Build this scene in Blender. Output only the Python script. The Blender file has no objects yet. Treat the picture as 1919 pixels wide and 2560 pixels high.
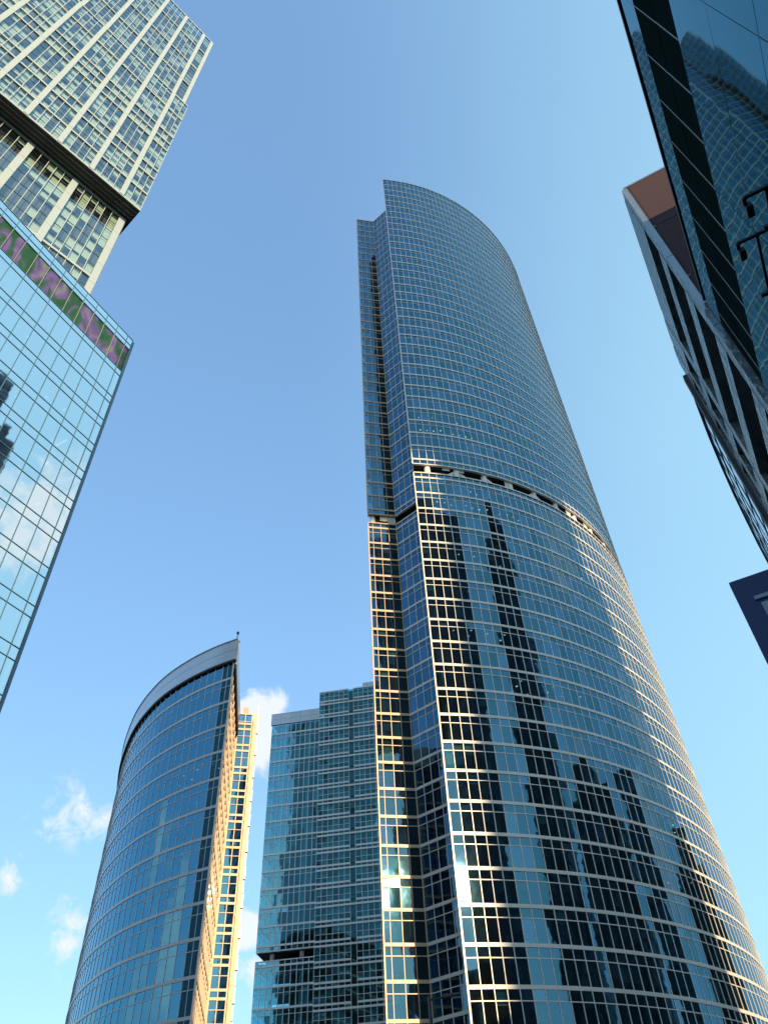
import bpy, math, random
from mathutils import Vector, Matrix
rnd = random.Random(7)
S = bpy.context.scene
COL = S.collection
rad = math.radians

# ------------------------------------------------------------------ camera
F_PX, CX, CY, ZX, ZY = 1900.0, 959.5, 1280.0, 850.0, -560.0     # focal length and zenith point, in pixels of a 1919 x 2560 frame
EYE = 1.6
zen = Vector((ZX - CX, ZY - CY, F_PX)).normalized()
fwd = Vector((0, 0, 1)); fwd = (fwd - zen * fwd.dot(zen)).normalized()
rgt = fwd.cross(zen)
if rgt.x < 0: rgt = -rgt
cam = bpy.data.cameras.new("camera")
cam.sensor_fit = 'VERTICAL'; cam.sensor_height = 36.0; cam.lens = 36.0 * F_PX / 2560.0
cam.clip_start = 0.1; cam.clip_end = 6000
cam_o = bpy.data.objects.new("camera", cam); COL.objects.link(cam_o)
R3 = Matrix(((rgt.x, -rgt.y, -rgt.z), (fwd.x, -fwd.y, -fwd.z), (zen.x, -zen.y, -zen.z)))
cam_o.matrix_world = Matrix.Translation((0, 0, EYE)) @ R3.to_4x4()
S.camera = cam_o

def px_ray(x, y):
    v = Vector((x - CX, y - CY, F_PX)).normalized()
    return Vector((v.dot(rgt), v.dot(fwd), v.dot(zen)))
def project(p):
    q = Vector((p[0], p[1], p[2] - EYE))
    v = rgt * q.x + fwd * q.y + zen * q.z
    if v.z < 0.1: return None
    return CX + F_PX * v.x / v.z, CY + F_PX * v.y / v.z

# ------------------------------------------------------------------ light
SUN_AZ, SUN_EL = 158.5, 19.3
w = bpy.data.worlds.new("World"); S.world = w; w.use_nodes = True
def sun_vec():
    a, e = rad(SUN_AZ), rad(SUN_EL)
    return Vector((math.sin(a) * math.cos(e), math.cos(a) * math.cos(e), math.sin(e)))
sl = bpy.data.lights.new("sun", 'SUN'); sl.energy = 2.0; sl.angle = rad(0.53); sl.color = (0.97, 0.71, 0.41)
so = bpy.data.objects.new("sun", sl); COL.objects.link(so)
so.rotation_euler = (-sun_vec()).to_track_quat('-Z', 'Y').to_euler(); so.location = (60, -150, 90)
S.view_settings.view_transform = 'Standard'; S.view_settings.look = 'None'
S.view_settings.gamma = 1.0; S.view_settings.use_curve_mapping = False
S.view_settings.exposure = 1.5
S.cycles.max_bounces = 8; S.cycles.transparent_max_bounces = 12; S.cycles.glossy_bounces = 4
S.cycles.diffuse_bounces = 2; S.cycles.transmission_bounces = 2
S.cycles.sample_clamp_indirect = 6.0; S.cycles.sample_clamp_direct = 0.0
S.cycles.caustics_reflective = False; S.cycles.caustics_refractive = False
S.cycles.use_denoising = True

def az_dir(az, el=0.0):
    a, e = rad(az), rad(el)
    return Vector((math.sin(a) * math.cos(e), math.cos(a) * math.cos(e), math.sin(e)))

def build_sky():
    nt = w.node_tree; N = nt.nodes; L = nt.links
    for n in list(N): N.remove(n)
    out = N.new('ShaderNodeOutputWorld'); bg = N.new('ShaderNodeBackground')
    sky = N.new('ShaderNodeTexSky'); sky.sky_type = 'NISHITA'; sky.sun_disc = False
    sky.sun_elevation = rad(SUN_EL); sky.sun_rotation = rad(SUN_AZ)
    sky.air_density = 1.0; sky.dust_density = 1.0; sky.ozone_density = 1.6; sky.altitude = 150
    tc = N.new('ShaderNodeTexCoord')
    def math_(op, a, b=None, c=None, clamp=False):
        n = N.new('ShaderNodeMath'); n.operation = op; n.use_clamp = clamp
        for i, v in enumerate((a, b, c)):
            if v is None: continue
            if isinstance(v, (int, float)): n.inputs[i].default_value = v
            else: L.new(v, n.inputs[i])
        return n.outputs[0]
    # cumulus: billow noise over the direction sphere, thick low down, plus the few banks seen between the towers
    nz = N.new('ShaderNodeTexNoise'); nz.inputs['Scale'].default_value = 9.0; nz.inputs['Detail'].default_value = 8; nz.inputs['Roughness'].default_value = 0.58
    nz.inputs['Distortion'].default_value = 0.25
    L.new(tc.outputs['Generated'], nz.inputs['Vector'])
    n2 = N.new('ShaderNodeTexNoise'); n2.inputs['Scale'].default_value = 34.0; n2.inputs['Detail'].default_value = 9; n2.inputs['Roughness'].default_value = 0.66; n2.inputs['Distortion'].default_value = 0.5
    L.new(tc.outputs['Generated'], n2.inputs['Vector'])
    sep = N.new('ShaderNodeSeparateXYZ'); L.new(tc.outputs['Generated'], sep.inputs[0])
    blobs = [(655, 1835, 2.4, 1.0), (625, 1790, 1.9, .95), (690, 1760, 1.3, .6), (600, 1900, 1.6, .6), (185, 2035, 2.1, .52), (110, 2055, 1.7, .43), (250, 2065, 1.7, .43), (175, 2325, 2.1, .56), (255, 2350, 1.8, .5),
             (15, 2185, 1.7, .6), (610, 2330, 1.6, .72), (590, 2430, 1.6, .5), (640, 2440, 1.6, .5)]
    # further banks of the same kind round the horizon, the ones the glass mirrors
    blobs = [(px_ray(bx, by), r, s) for (bx, by, r, s) in blobs]
    blobs += [(az_dir(a, e), r, s) for (a, e, r, s) in ((89, 42, 4.5, .7), (96, 40, 5.0, .7), (74, 27, 6.0, .8), (66, 33, 5.0, .65), (84, 20, 6.0, .75), (110, 24, 6.0, .6), (256, 16, 6.0, .7), (238, 21, 5.0, .65), (272, 22, 4.0, .6), (205, 19, 5.0, .6))]
    acc = None
    for (d, r, s) in blobs:
        dp = N.new('ShaderNodeVectorMath'); dp.operation = 'DOT_PRODUCT'; dp.inputs[1].default_value = d
        L.new(tc.outputs['Generated'], dp.inputs[0])
        k = 2.0 / (rad(r) ** 2)
        g = math_('MULTIPLY', math_('EXPONENT', math_('MULTIPLY', math_('SUBTRACT', dp.outputs['Value'], 1.0), k)), s)
        acc = g if acc is None else math_('MAXIMUM', acc, g)
    lowband = N.new('ShaderNodeMapRange'); lowband.inputs[1].default_value = 0.10; lowband.inputs[2].default_value = 0.62
    lowband.inputs[3].default_value = 0.09; lowband.inputs[4].default_value = -0.2
    L.new(sep.outputs['Z'], lowband.inputs[0])
    # the clear part of the sky lies ahead (+Y); banks build up to the sides and behind
    side = N.new('ShaderNodeMapRange'); side.inputs[1].default_value = 0.55; side.inputs[2].default_value = 0.95
    side.inputs[3].default_value = 0.0; side.inputs[4].default_value = -0.5
    L.new(sep.outputs['Y'], side.inputs[0])
    base = math_('ADD', math_('ADD', nz.outputs['Fac'], lowband.outputs[0]), side.outputs[0])
    bank = math_('MULTIPLY', math_('SUBTRACT', base, 0.56), 5.0, clamp=True)
    tex = math_('ADD', math_('MULTIPLY', math_('SUBTRACT', nz.outputs['Fac'], 0.5), 1.5), math_('MULTIPLY', math_('SUBTRACT', n2.outputs['Fac'], 0.5), 2.2))
    puff = math_('MULTIPLY', math_('SUBTRACT', math_('ADD', acc, math_('MULTIPLY', tex, 0.6)), 0.27), 3.2, clamp=True)
    puff = math_('MULTIPLY', puff, math_('MULTIPLY', acc, 2.2, clamp=True), clamp=True)
    mask = math_('MAXIMUM', math_('MULTIPLY', bank, 0.85), puff)
    mask = math_('MULTIPLY', mask, 0.92)
    cl = N.new('ShaderNodeRGB'); cl.outputs[0].default_value = (2.2, 2.32, 2.4, 1)
    mix = N.new('ShaderNodeMix'); mix.data_type = 'RGBA'
    # even out the range between zenith and horizon the way a phone's tone curve does, hue kept
    bw = N.new('ShaderNodeRGBToBW'); L.new(sky.outputs[0], bw.inputs[0])
    gain = math_('POWER', math_('MAXIMUM', bw.outputs[0], 0.05), -0.5)
    tint = N.new('ShaderNodeVectorMath'); tint.operation = 'MULTIPLY'; tint.inputs[1].default_value = (.87, 1.0, .99); L.new(sky.outputs[0], tint.inputs[0])
    lev = N.new('ShaderNodeVectorMath'); lev.operation = 'SCALE'; L.new(tint.outputs[0], lev.inputs[0]); L.new(gain, lev.inputs['Scale'])
    # sun-side brightening painted in as a veil that thickens towards the right-hand half of the sky
    vr = N.new('ShaderNodeMapRange'); vr.interpolation_type = 'SMOOTHSTEP'; vr.inputs[1].default_value = -0.12; vr.inputs[2].default_value = 0.62
    vr.inputs[3].default_value = 0.0; vr.inputs[4].default_value = 0.66; L.new(sep.outputs['X'], vr.inputs[0]); glow = vr.outputs[0]
    n3 = N.new('ShaderNodeTexNoise'); n3.inputs['Scale'].default_value = 2.2; n3.inputs['Detail'].default_value = 4; L.new(tc.outputs['Generated'], n3.inputs['Vector'])
    glow = math_('MULTIPLY', math_('MINIMUM', glow, 0.70), math_('ADD', math_('MULTIPLY', n3.outputs['Fac'], 0.4), 0.8))
    vm = N.new('ShaderNodeMix'); vm.data_type = 'RGBA'; vm.inputs['B'].default_value = (1.22, 2.16, 2.6, 1)
    L.new(glow, vm.inputs['Factor']); L.new(lev.outputs[0], vm.inputs['A'])
    L.new(mask, mix.inputs['Factor']); L.new(vm.outputs['Result'], mix.inputs['A']); L.new(cl.outputs[0], mix.inputs['B'])
    L.new(mix.outputs['Result'], bg.inputs['Color']); bg.inputs['Strength'].default_value = 0.15
    L.new(bg.outputs[0], out.inputs[0])
build_sky()

# ------------------------------------------------------------------ materials
MATS = {}
def new_mat(name):
    m = bpy.data.materials.new(name); m.use_nodes = True
    nt = m.node_tree
    for n in list(nt.nodes): nt.nodes.remove(n)
    MATS[name] = m
    return m, nt.nodes, nt.links, nt.nodes.new('ShaderNodeOutputMaterial')
def noise(N, L, scale, detail=4, rough=.5, vec=None, stretch=None):
    t = N.new('ShaderNodeTexNoise'); t.inputs['Scale'].default_value = scale; t.inputs['Detail'].default_value = detail; t.inputs['Roughness'].default_value = rough
    if vec is None:
        g = N.new('ShaderNodeNewGeometry'); vec = g.outputs['Position']
    if stretch:
        mp = N.new('ShaderNodeMapping'); mp.inputs['Scale'].default_value = stretch; L.new(vec, mp.inputs[0]); vec = mp.outputs[0]
    L.new(vec, t.inputs['Vector'])
    return t
def solid(name, col, rough=.5, metal=0.0, var=.12, nscale=.8, bump=0.0, bscale=3.0, spec=.5, stretch=None):
    m, N, L, out = new_mat(name)
    p = N.new('ShaderNodeBsdfPrincipled'); p.inputs['Roughness'].default_value = rough; p.inputs['Metallic'].default_value = metal
    p.inputs['Specular IOR Level'].default_value = spec
    t = noise(N, L, nscale, 5, .6, stretch=stretch)
    r = N.new('ShaderNodeMix'); r.data_type = 'RGBA'
    r.inputs['A'].default_value = tuple(c * (1 - var) for c in col) + (1,)
    r.inputs['B'].default_value = tuple(min(1, c * (1 + var)) for c in col) + (1,)
    L.new(t.outputs['Fac'], r.inputs['Factor']); L.new(r.outputs['Result'], p.inputs['Base Color'])
    if bump:
        b = N.new('ShaderNodeBump'); b.inputs['Strength'].default_value = 1.0; b.inputs['Distance'].default_value = bump
        t2 = noise(N, L, bscale, 3, .5, stretch=stretch); L.new(t2.outputs['Fac'], b.inputs['Height']); L.new(b.outputs[0], p.inputs['Normal'])
    L.new(p.outputs[0], out.inputs[0])
    return m
def glass(name, refl=(.8, .92, 1), trans=(.25, .36, .4), ior=2.3, rough=.022, lo=0.0, hi=1.0, bump=.0075, bscale=.45, dirt=.02):
    m, N, L, out = new_mat(name)
    b = N.new('ShaderNodeBump'); b.inputs['Strength'].default_value = 1.0; b.inputs['Distance'].default_value = bump
    t = noise(N, L, bscale, 2, .45); L.new(t.outputs['Fac'], b.inputs['Height'])
    lw = N.new('ShaderNodeLayerWeight'); lw.inputs['Blend'].default_value = .5           # facing term, the same from both sides of the pane
    pw = N.new('ShaderNodeMath'); pw.operation = 'POWER'; pw.inputs[1].default_value = 4.6; L.new(lw.outputs['Facing'], pw.inputs[0])
    r0 = ((ior - 1) / (ior + 1)) ** 2
    fr = N.new('ShaderNodeMath'); fr.operation = 'MULTIPLY_ADD'; fr.inputs[1].default_value = 1 - r0; fr.inputs[2].default_value = r0; L.new(pw.outputs[0], fr.inputs[0])
    mr = N.new('ShaderNodeMapRange'); mr.inputs[3].default_value = lo; mr.inputs[4].default_value = hi
    L.new(fr.outputs[0], mr.inputs[0])
    tm = N.new('ShaderNodeMix'); tm.data_type = 'RGBA'; tm.inputs['A'].default_value = (*refl, 1); tm.inputs['B'].default_value = (.95, .98, 1, 1)
    tf = N.new('ShaderNodeMapRange'); tf.inputs[1].default_value = ((ior - 1) / (ior + 1)) ** 2 + .06; tf.inputs[2].default_value = .85; L.new(fr.outputs[0], tf.inputs[0]); L.new(tf.outputs[0], tm.inputs['Factor'])
    gl = N.new('ShaderNodeBsdfGlossy'); L.new(tm.outputs['Result'], gl.inputs['Color']); gl.inputs['Roughness'].default_value = rough; L.new(b.outputs[0], gl.inputs['Normal'])
    tr = N.new('ShaderNodeBsdfTransparent'); tr.inputs['Color'].default_value = (*trans, 1)
    df = N.new('ShaderNodeBsdfDiffuse'); df.inputs['Color'].default_value = (.35, .4, .42, 1)
    m0 = N.new('ShaderNodeMixShader'); m0.inputs[0].default_value = dirt; L.new(tr.outputs[0], m0.inputs[1]); L.new(df.outputs[0], m0.inputs[2])
    m1 = N.new('ShaderNodeMixShader'); L.new(mr.outputs[0], m1.inputs[0]); L.new(m0.outputs[0], m1.inputs[1]); L.new(gl.outputs[0], m1.inputs[2])
    L.new(m1.outputs[0], out.inputs[0])
    return m
def emit(name, col, s):
    m, N, L, out = new_mat(name)
    e = N.new('ShaderNodeEmission'); e.inputs[0].default_value = (*col, 1); e.inputs[1].default_value = s
    L.new(e.outputs[0], out.inputs[0]); return m

glass('tower_glass', refl=(.27, .68, 1.0), trans=(.09, .21, .27), ior=2.6, dirt=.006)
glass('tower_glass_b', refl=(.26, .74, 1.0), trans=(.17, .32, .36), ior=2.35, dirt=.012)
glass('tower_glass_c', refl=(.28, .66, 1.0), trans=(.07, .18, .26), ior=2.95, dirt=.006)
VARIANT = {'tower_glass': ('tower_glass',) * 5 + ('tower_glass_b', 'tower_glass_b', 'tower_glass_c', 'tower_glass_c')}
glass('gold_glass', refl=(.26, .72, 1.0), trans=(.08, .20, .34), ior=3.9, dirt=.006)
glass('teal_glass', refl=(.28, .82, 1.0), trans=(.24, .64, .78), ior=3.3, lo=.06, dirt=.02)
glass('mirror_glass', refl=(.86, .96, 1.0), trans=(.25, .4, .45), ior=2.0, lo=.84, hi=1.0, bump=.003)
glass('home_glass', refl=(.74, .92, 1.0), trans=(.84, .94, .94), ior=2.8, bump=.008)
glass('dark_glass', refl=(.22, .72, .80), trans=(.02, .08, .10), ior=2.4, lo=.06, bump=.0035, bscale=.4)
glass('lattice_glass', refl=(.9, .95, 1.0), trans=(.06, .09, .11), ior=2.8, bump=.006, bscale=.6)
glass('shade_glass', refl=(.7, .8, .9), trans=(.02, .02, .03), ior=1.5, bump=.003)
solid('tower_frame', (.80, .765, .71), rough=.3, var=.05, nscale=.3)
solid('gold_lit_frame', (.68, .51, .35), rough=.4, var=.06, nscale=.3)  # golden sunlight put into the frame colour of the gold-lit faces
solid('white_frame', (.90, .92, .92), rough=.32, var=.04, nscale=.3)
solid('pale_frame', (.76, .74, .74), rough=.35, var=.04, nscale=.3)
solid('mirror_frame', (.07, .20, .29), rough=.4, var=.1)
solid('blue_trim', (.16, .30, .42), rough=.4, var=.1)
solid('blue_frame', (.035, .11, .19), rough=.4, var=.1)
solid('home_stone', (.43, .535, .575), rough=.75, var=.08, nscale=.9, bump=.01, bscale=2)
solid('home_bar', (.48, .58, .62), rough=.55, var=.05)
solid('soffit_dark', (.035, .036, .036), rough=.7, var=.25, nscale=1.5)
solid('silver_panel', (.68, .71, .77), rough=.3, metal=.35, var=.06, nscale=.25, bump=.10, bscale=.35)
solid('white_column', (.80, .80, .79), rough=.5, var=.06)
solid('ceiling', (.42, .43, .42), rough=.8, var=.1)
solid('core_wall', (.10, .10, .095), rough=.85, var=.35, nscale=.35)
solid('office_column', (.55, .56, .55), rough=.7, var=.08)
solid('blind', (.66, .68, .63), rough=.8, var=.12, nscale=2)
solid('blind_green', (.62, .70, .55), rough=.8, var=.12, nscale=2)
solid('roofing', (.18, .18, .19), rough=.9, var=.2)
solid('brown_panel', (.056, .033, .042), rough=.9, var=.14, nscale=1.2, bump=.01, bscale=4)
solid('stone_band', (.27, .33, .35), rough=.22, metal=.55, var=.14, nscale=1.3, bump=.09, bscale=1.7)
solid('black_metal', (.018, .02, .024), rough=.45, var=.2)
solid('dark_band', (.012, .024, .024), rough=1.0, var=.3, nscale=.5, spec=0.0)
solid('joint_metal', (.30, .34, .33), rough=.4, var=.1)
solid('sign_blue', (.005, .030, .135), rough=.45, var=.08, nscale=2)
solid('sign_grey', (.34, .41, .54), rough=.5, var=.06)
solid('orange_box', (.72, .42, .28), rough=.6, var=.06)
def city(name, lo, hi):
    m, N, L, out = new_mat(name)
    p = N.new('ShaderNodeBsdfPrincipled'); p.inputs['Roughness'].default_value = .35
    g = N.new('ShaderNodeNewGeometry'); sp = N.new('ShaderNodeSeparateXYZ'); L.new(g.outputs['Position'], sp.inputs[0])
    ad = N.new('ShaderNodeMath'); ad.operation = 'ADD'; L.new(sp.outputs[0], ad.inputs[0]); L.new(sp.outputs[1], ad.inputs[1])
    def fl(v, k):
        a = N.new('ShaderNodeMath'); a.operation = 'DIVIDE'; a.inputs[1].default_value = k; L.new(v, a.inputs[0])
        b = N.new('ShaderNodeMath'); b.operation = 'FLOOR'; L.new(a.outputs[0], b.inputs[0]); return b.outputs[0]
    cb = N.new('ShaderNodeCombineXYZ'); L.new(fl(ad.outputs[0], 1.5), cb.inputs[0]); L.new(fl(sp.outputs[2], 4.0), cb.inputs[2])
    wn = N.new('ShaderNodeTexWhiteNoise'); wn.noise_dimensions = '3D'; L.new(cb.outputs[0], wn.inputs['Vector'])
    cr = N.new('ShaderNodeValToRGB'); e = cr.color_ramp.elements
    e[0].position = .35; e[0].color = (*lo, 1); e[1].position = 1.0; e[1].color = (*hi, 1)
    L.new(wn.outputs['Value'], cr.inputs[0]); L.new(cr.outputs[0], p.inputs['Base Color']); L.new(p.outputs[0], out.inputs[0])
city('city_dark', (.020, .034, .046), (.17, .20, .22))
solid('city_band', (.10, .11, .12), rough=.5, var=.2)
city('city_teal', (.04, .20, .28), (.10, .32, .40))
solid('asphalt', (.05, .05, .052), rough=.9, var=.25, nscale=2)
emit('lamp_white', (1.0, .97, .88), .8)
emit('lamp_amber', (1.0, .55, .16), 1.6)
def print_mat():
    m, N, L, out = new_mat('lavender_print')
    p = N.new('ShaderNodeBsdfPrincipled'); p.inputs['Roughness'].default_value = .5
    t = noise(N, L, 1.0, 3, .5, stretch=(.55, .55, .22)); t.inputs['Distortion'].default_value = 1.4
    g = noise(N, L, 22.0, 2, .8)
    a = N.new('ShaderNodeMath'); a.operation = 'MULTIPLY_ADD'; a.inputs[1].default_value = .42; L.new(g.outputs['Fac'], a.inputs[0]); L.new(t.outputs['Fac'], a.inputs[2])
    cr = N.new('ShaderNodeValToRGB'); e = cr.color_ramp.elements
    e[0].position = .58; e[0].color = (.010, .075, .016, 1); e[1].position = .92; e[1].color = (.16, .26, .03, 1)
    for pos, c in ((.68, (.02, .12, .025, 1)), (.72, (.10, .055, .21, 1)), (.84, (.18, .12, .38, 1))):
        n = e.new(pos); n.color = c
    L.new(a.outputs[0], cr.inputs[0]); L.new(cr.outputs[0], p.inputs['Base Color']); L.new(p.outputs[0], out.inputs[0])
print_mat()

# ------------------------------------------------------------------ mesh helpers
class MB:
    def __init__(s): s.v = []; s.f = []
    def quad(s, a, b, c, d):
        i = len(s.v); s.v += [tuple(a), tuple(b), tuple(c), tuple(d)]; s.f.append((i, i + 1, i + 2, i + 3))
    def poly(s, pts):
        i = len(s.v); s.v += [tuple(p) for p in pts]; s.f.append(tuple(range(i, i + len(pts))))
    def box8(s, p):
        i = len(s.v); s.v += [tuple(q) for q in p]
        for f in ((0, 1, 2, 3), (7, 6, 5, 4), (0, 4, 5, 1), (1, 5, 6, 2), (2, 6, 7, 3), (3, 7, 4, 0)): s.f.append(tuple(i + k for k in f))
    def box(s, o, x, y, z):
        o, x, y, z = Vector(o), Vector(x), Vector(y), Vector(z)
        s.box8([o, o + y, o + x + y, o + x, o + z, o + y + z, o + x + y + z, o + x + z])
    def prism(s, pts, z0, z1):
        n = len(pts); i = len(s.v)
        s.v += [(p[0], p[1], z0) for p in pts] + [(p[0], p[1], z1) for p in pts]
        s.f.append(tuple(i + k for k in range(n))[::-1]); s.f.append(tuple(i + n + k for k in range(n)))
        for k in range(n):
            j = (k + 1) % n; s.f.append((i + k, i + j, i + n + j, i + n + k))
    def cyl(s, c, r, z0, z1, n=14):
        s.prism([(c[0] + r * math.cos(2 * math.pi * k / n), c[1] + r * math.sin(2 * math.pi * k / n)) for k in range(n)], z0, z1)
    def bar(s, a, b, wd, up=(0, 0, 1)):
        a, b = Vector(a), Vector(b); d = (b - a); n = d.normalized(); u = Vector(up)
        x = n.cross(u)
        if x.length < 1e-4: x = n.cross(Vector((1, 0, 0)))
        x.normalize(); u = x.cross(n).normalized()
        s.box(a - x * wd / 2 - u * wd / 2, x * wd, u * wd, d)
    def build(s, name, mat, parent=None, smooth=False):
        me = bpy.data.meshes.new(name); me.from_pydata(s.v, [], s.f); me.update()
        me.materials.append(MATS[mat])
        if smooth: me.polygons.foreach_set('use_smooth', [True] * len(me.polygons))
        o = bpy.data.objects.new(name, me); COL.objects.link(o)
        if parent: o.parent = parent; o.matrix_parent_inverse = parent.matrix_world.inverted()
        return o
def thing(name, label, cat, loc=(0, 0, 0), group=None):
    o = bpy.data.objects.new(name, None); COL.objects.link(o); o.location = loc; o.empty_display_size = 1
    o.matrix_world = Matrix.Translation(loc)
    o['label'] = label; o['category'] = cat
    if group: o['group'] = group
    return o
def stuff(o): o['kind'] = 'stuff'; return o

PANE_ME = {}
def pane_mesh(mat):
    if mat not in PANE_ME:
        me = bpy.data.meshes.new('window_pane')
        v = [(0, 0, 0), (1, 0, 0), (1, 0, 1), (0, 0, 1), (0, .03, 0), (1, .03, 0), (1, .03, 1), (0, .03, 1)]
        me.from_pydata(v, [], [(0, 1, 2, 3), (0, 4, 5, 1), (1, 5, 6, 2), (2, 6, 7, 3), (3, 7, 4, 0)]); me.update()
        me.materials.append(MATS[mat]); PANE_ME[mat] = me
    return PANE_ME[mat]

class Building:
    """collects panes of one building: the largest in view become parts of their own, the rest one joined part"""
    def __init__(s, root, maxp=300): s.root = root; s.panes = []; s.maxp = maxp
    def pane(s, o, t, n, wd, h, mat, tilt=.12, seen=True, name='window_pane'):
        o, t, n = Vector(o), Vector(t), Vector(n)
        if mat in VARIANT: mat = rnd.choice(VARIANT[mat])
        up = Vector((0, 0, 1))
        M = Matrix((t * wd, -n, up * h)).transposed().to_4x4()
        c = o + t * wd / 2 + up * h / 2
        r = Matrix.Rotation(rad(rnd.gauss(0, tilt)), 4, up) @ Matrix.Rotation(rad(rnd.gauss(0, tilt)), 4, t)
        M.translation = o
        M = Matrix.Translation(c) @ r @ Matrix.Translation(-c) @ M
        area = 0
        if seen and n.dot(Vector((c.x, c.y, 0)).normalized()) < -.02:
            q = [project(x) for x in (o, o + t * wd, o + t * wd + up * h, o + up * h)]
            if all(q):
                cx = sum(a[0] for a in q) / 4; cy = sum(a[1] for a in q) / 4
                if -5 < cx < 1924 and -5 < cy < 2565:
                    for k in range(4): area += q[k][0] * q[(k + 1) % 4][1] - q[(k + 1) % 4][0] * q[k][1]
                    area = abs(area) / 2
        s.panes.append((area, M, mat, name))
    def finish(s):
        s.panes.sort(key=lambda p: -p[0])
        rest = {}
        for i, (a, M, mat, name) in enumerate(s.panes):
            if i < s.maxp and a > 40:
                o = bpy.data.objects.new(name, pane_mesh(mat)); COL.objects.link(o)
                o.parent = s.root; o.matrix_parent_inverse = s.root.matrix_world.inverted(); o.matrix_world = M
            else:
                mb = rest.setdefault(mat, MB())
                mb.quad(*[M @ Vector(v) for v in ((0, 0, 0), (1, 0, 0), (1, 0, 1), (0, 0, 1))])
        for mat, mb in rest.items(): stuff(mb.build('far_window_panes', mat, s.root))

def V2(az, d): return Vector((d * math.sin(rad(az)), d * math.cos(rad(az)), 0))
def tn(a, b):
    t = (Vector(b) - Vector(a)).to_3d(); t.z = 0; t.normalize(); return t, Vector((t.y, -t.x, 0))
def vnormals(pts):
    out = []
    for i in range(len(pts)):
        ns = []
        if i > 0: ns.append(tn(pts[i - 1], pts[i])[1])
        if i < len(pts) - 1: ns.append(tn(pts[i], pts[i + 1])[1])
        a = ns[0] if len(ns) == 1 else (ns[0] + ns[1])
        a = a.normalized()
        out.append(a / max(.35, a.dot(ns[0])))
    return out
def strip(mb, pts, z0, z1, out_, in_, vn=None):
    """a horizontal moulding along a plan polyline, out_ proud of it and in_ behind it"""
    vn = vn or vnormals(pts); i0 = len(mb.v)
    for p, n in zip(pts, vn):
        p = Vector(p); a = p + n * out_; b = p - n * in_
        mb.v += [(a.x, a.y, z0), (a.x, a.y, z1), (b.x, b.y, z1), (b.x, b.y, z0)]
    for k in range(len(pts) - 1):
        a, b = i0 + 4 * k, i0 + 4 * k + 4
        for j in range(4): mb.f.append((a + j, b + j, b + (j + 1) % 4, a + (j + 1) % 4))
    e = i0 + 4 * (len(pts) - 1)
    mb.f.append((i0, i0 + 1, i0 + 2, i0 + 3)); mb.f.append((e + 3, e + 2, e + 1, e))
def post(mb, p, n, z0, z1, wd, out_, in_):
    n = Vector(n).normalized(); t = Vector((-n.y, n.x, 0)); p = Vector(p)
    mb.box(Vector((p.x, p.y, z0)) - t * wd / 2 - n * in_, t * wd, n * (out_ + in_), Vector((0, 0, z1 - z0)))
def divide(a, b, fr): a, b = Vector(a), Vector(b); return [a + (b - a) * f for f in fr]

# ------------------------------------------------------------------ ground
mb = MB(); mb.quad((-3000, -3000, 0), (3000, -3000, 0), (3000, 3000, 0), (-3000, 3000, 0))
g = mb.build('ground', 'asphalt'); g['kind'] = 'structure'

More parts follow.
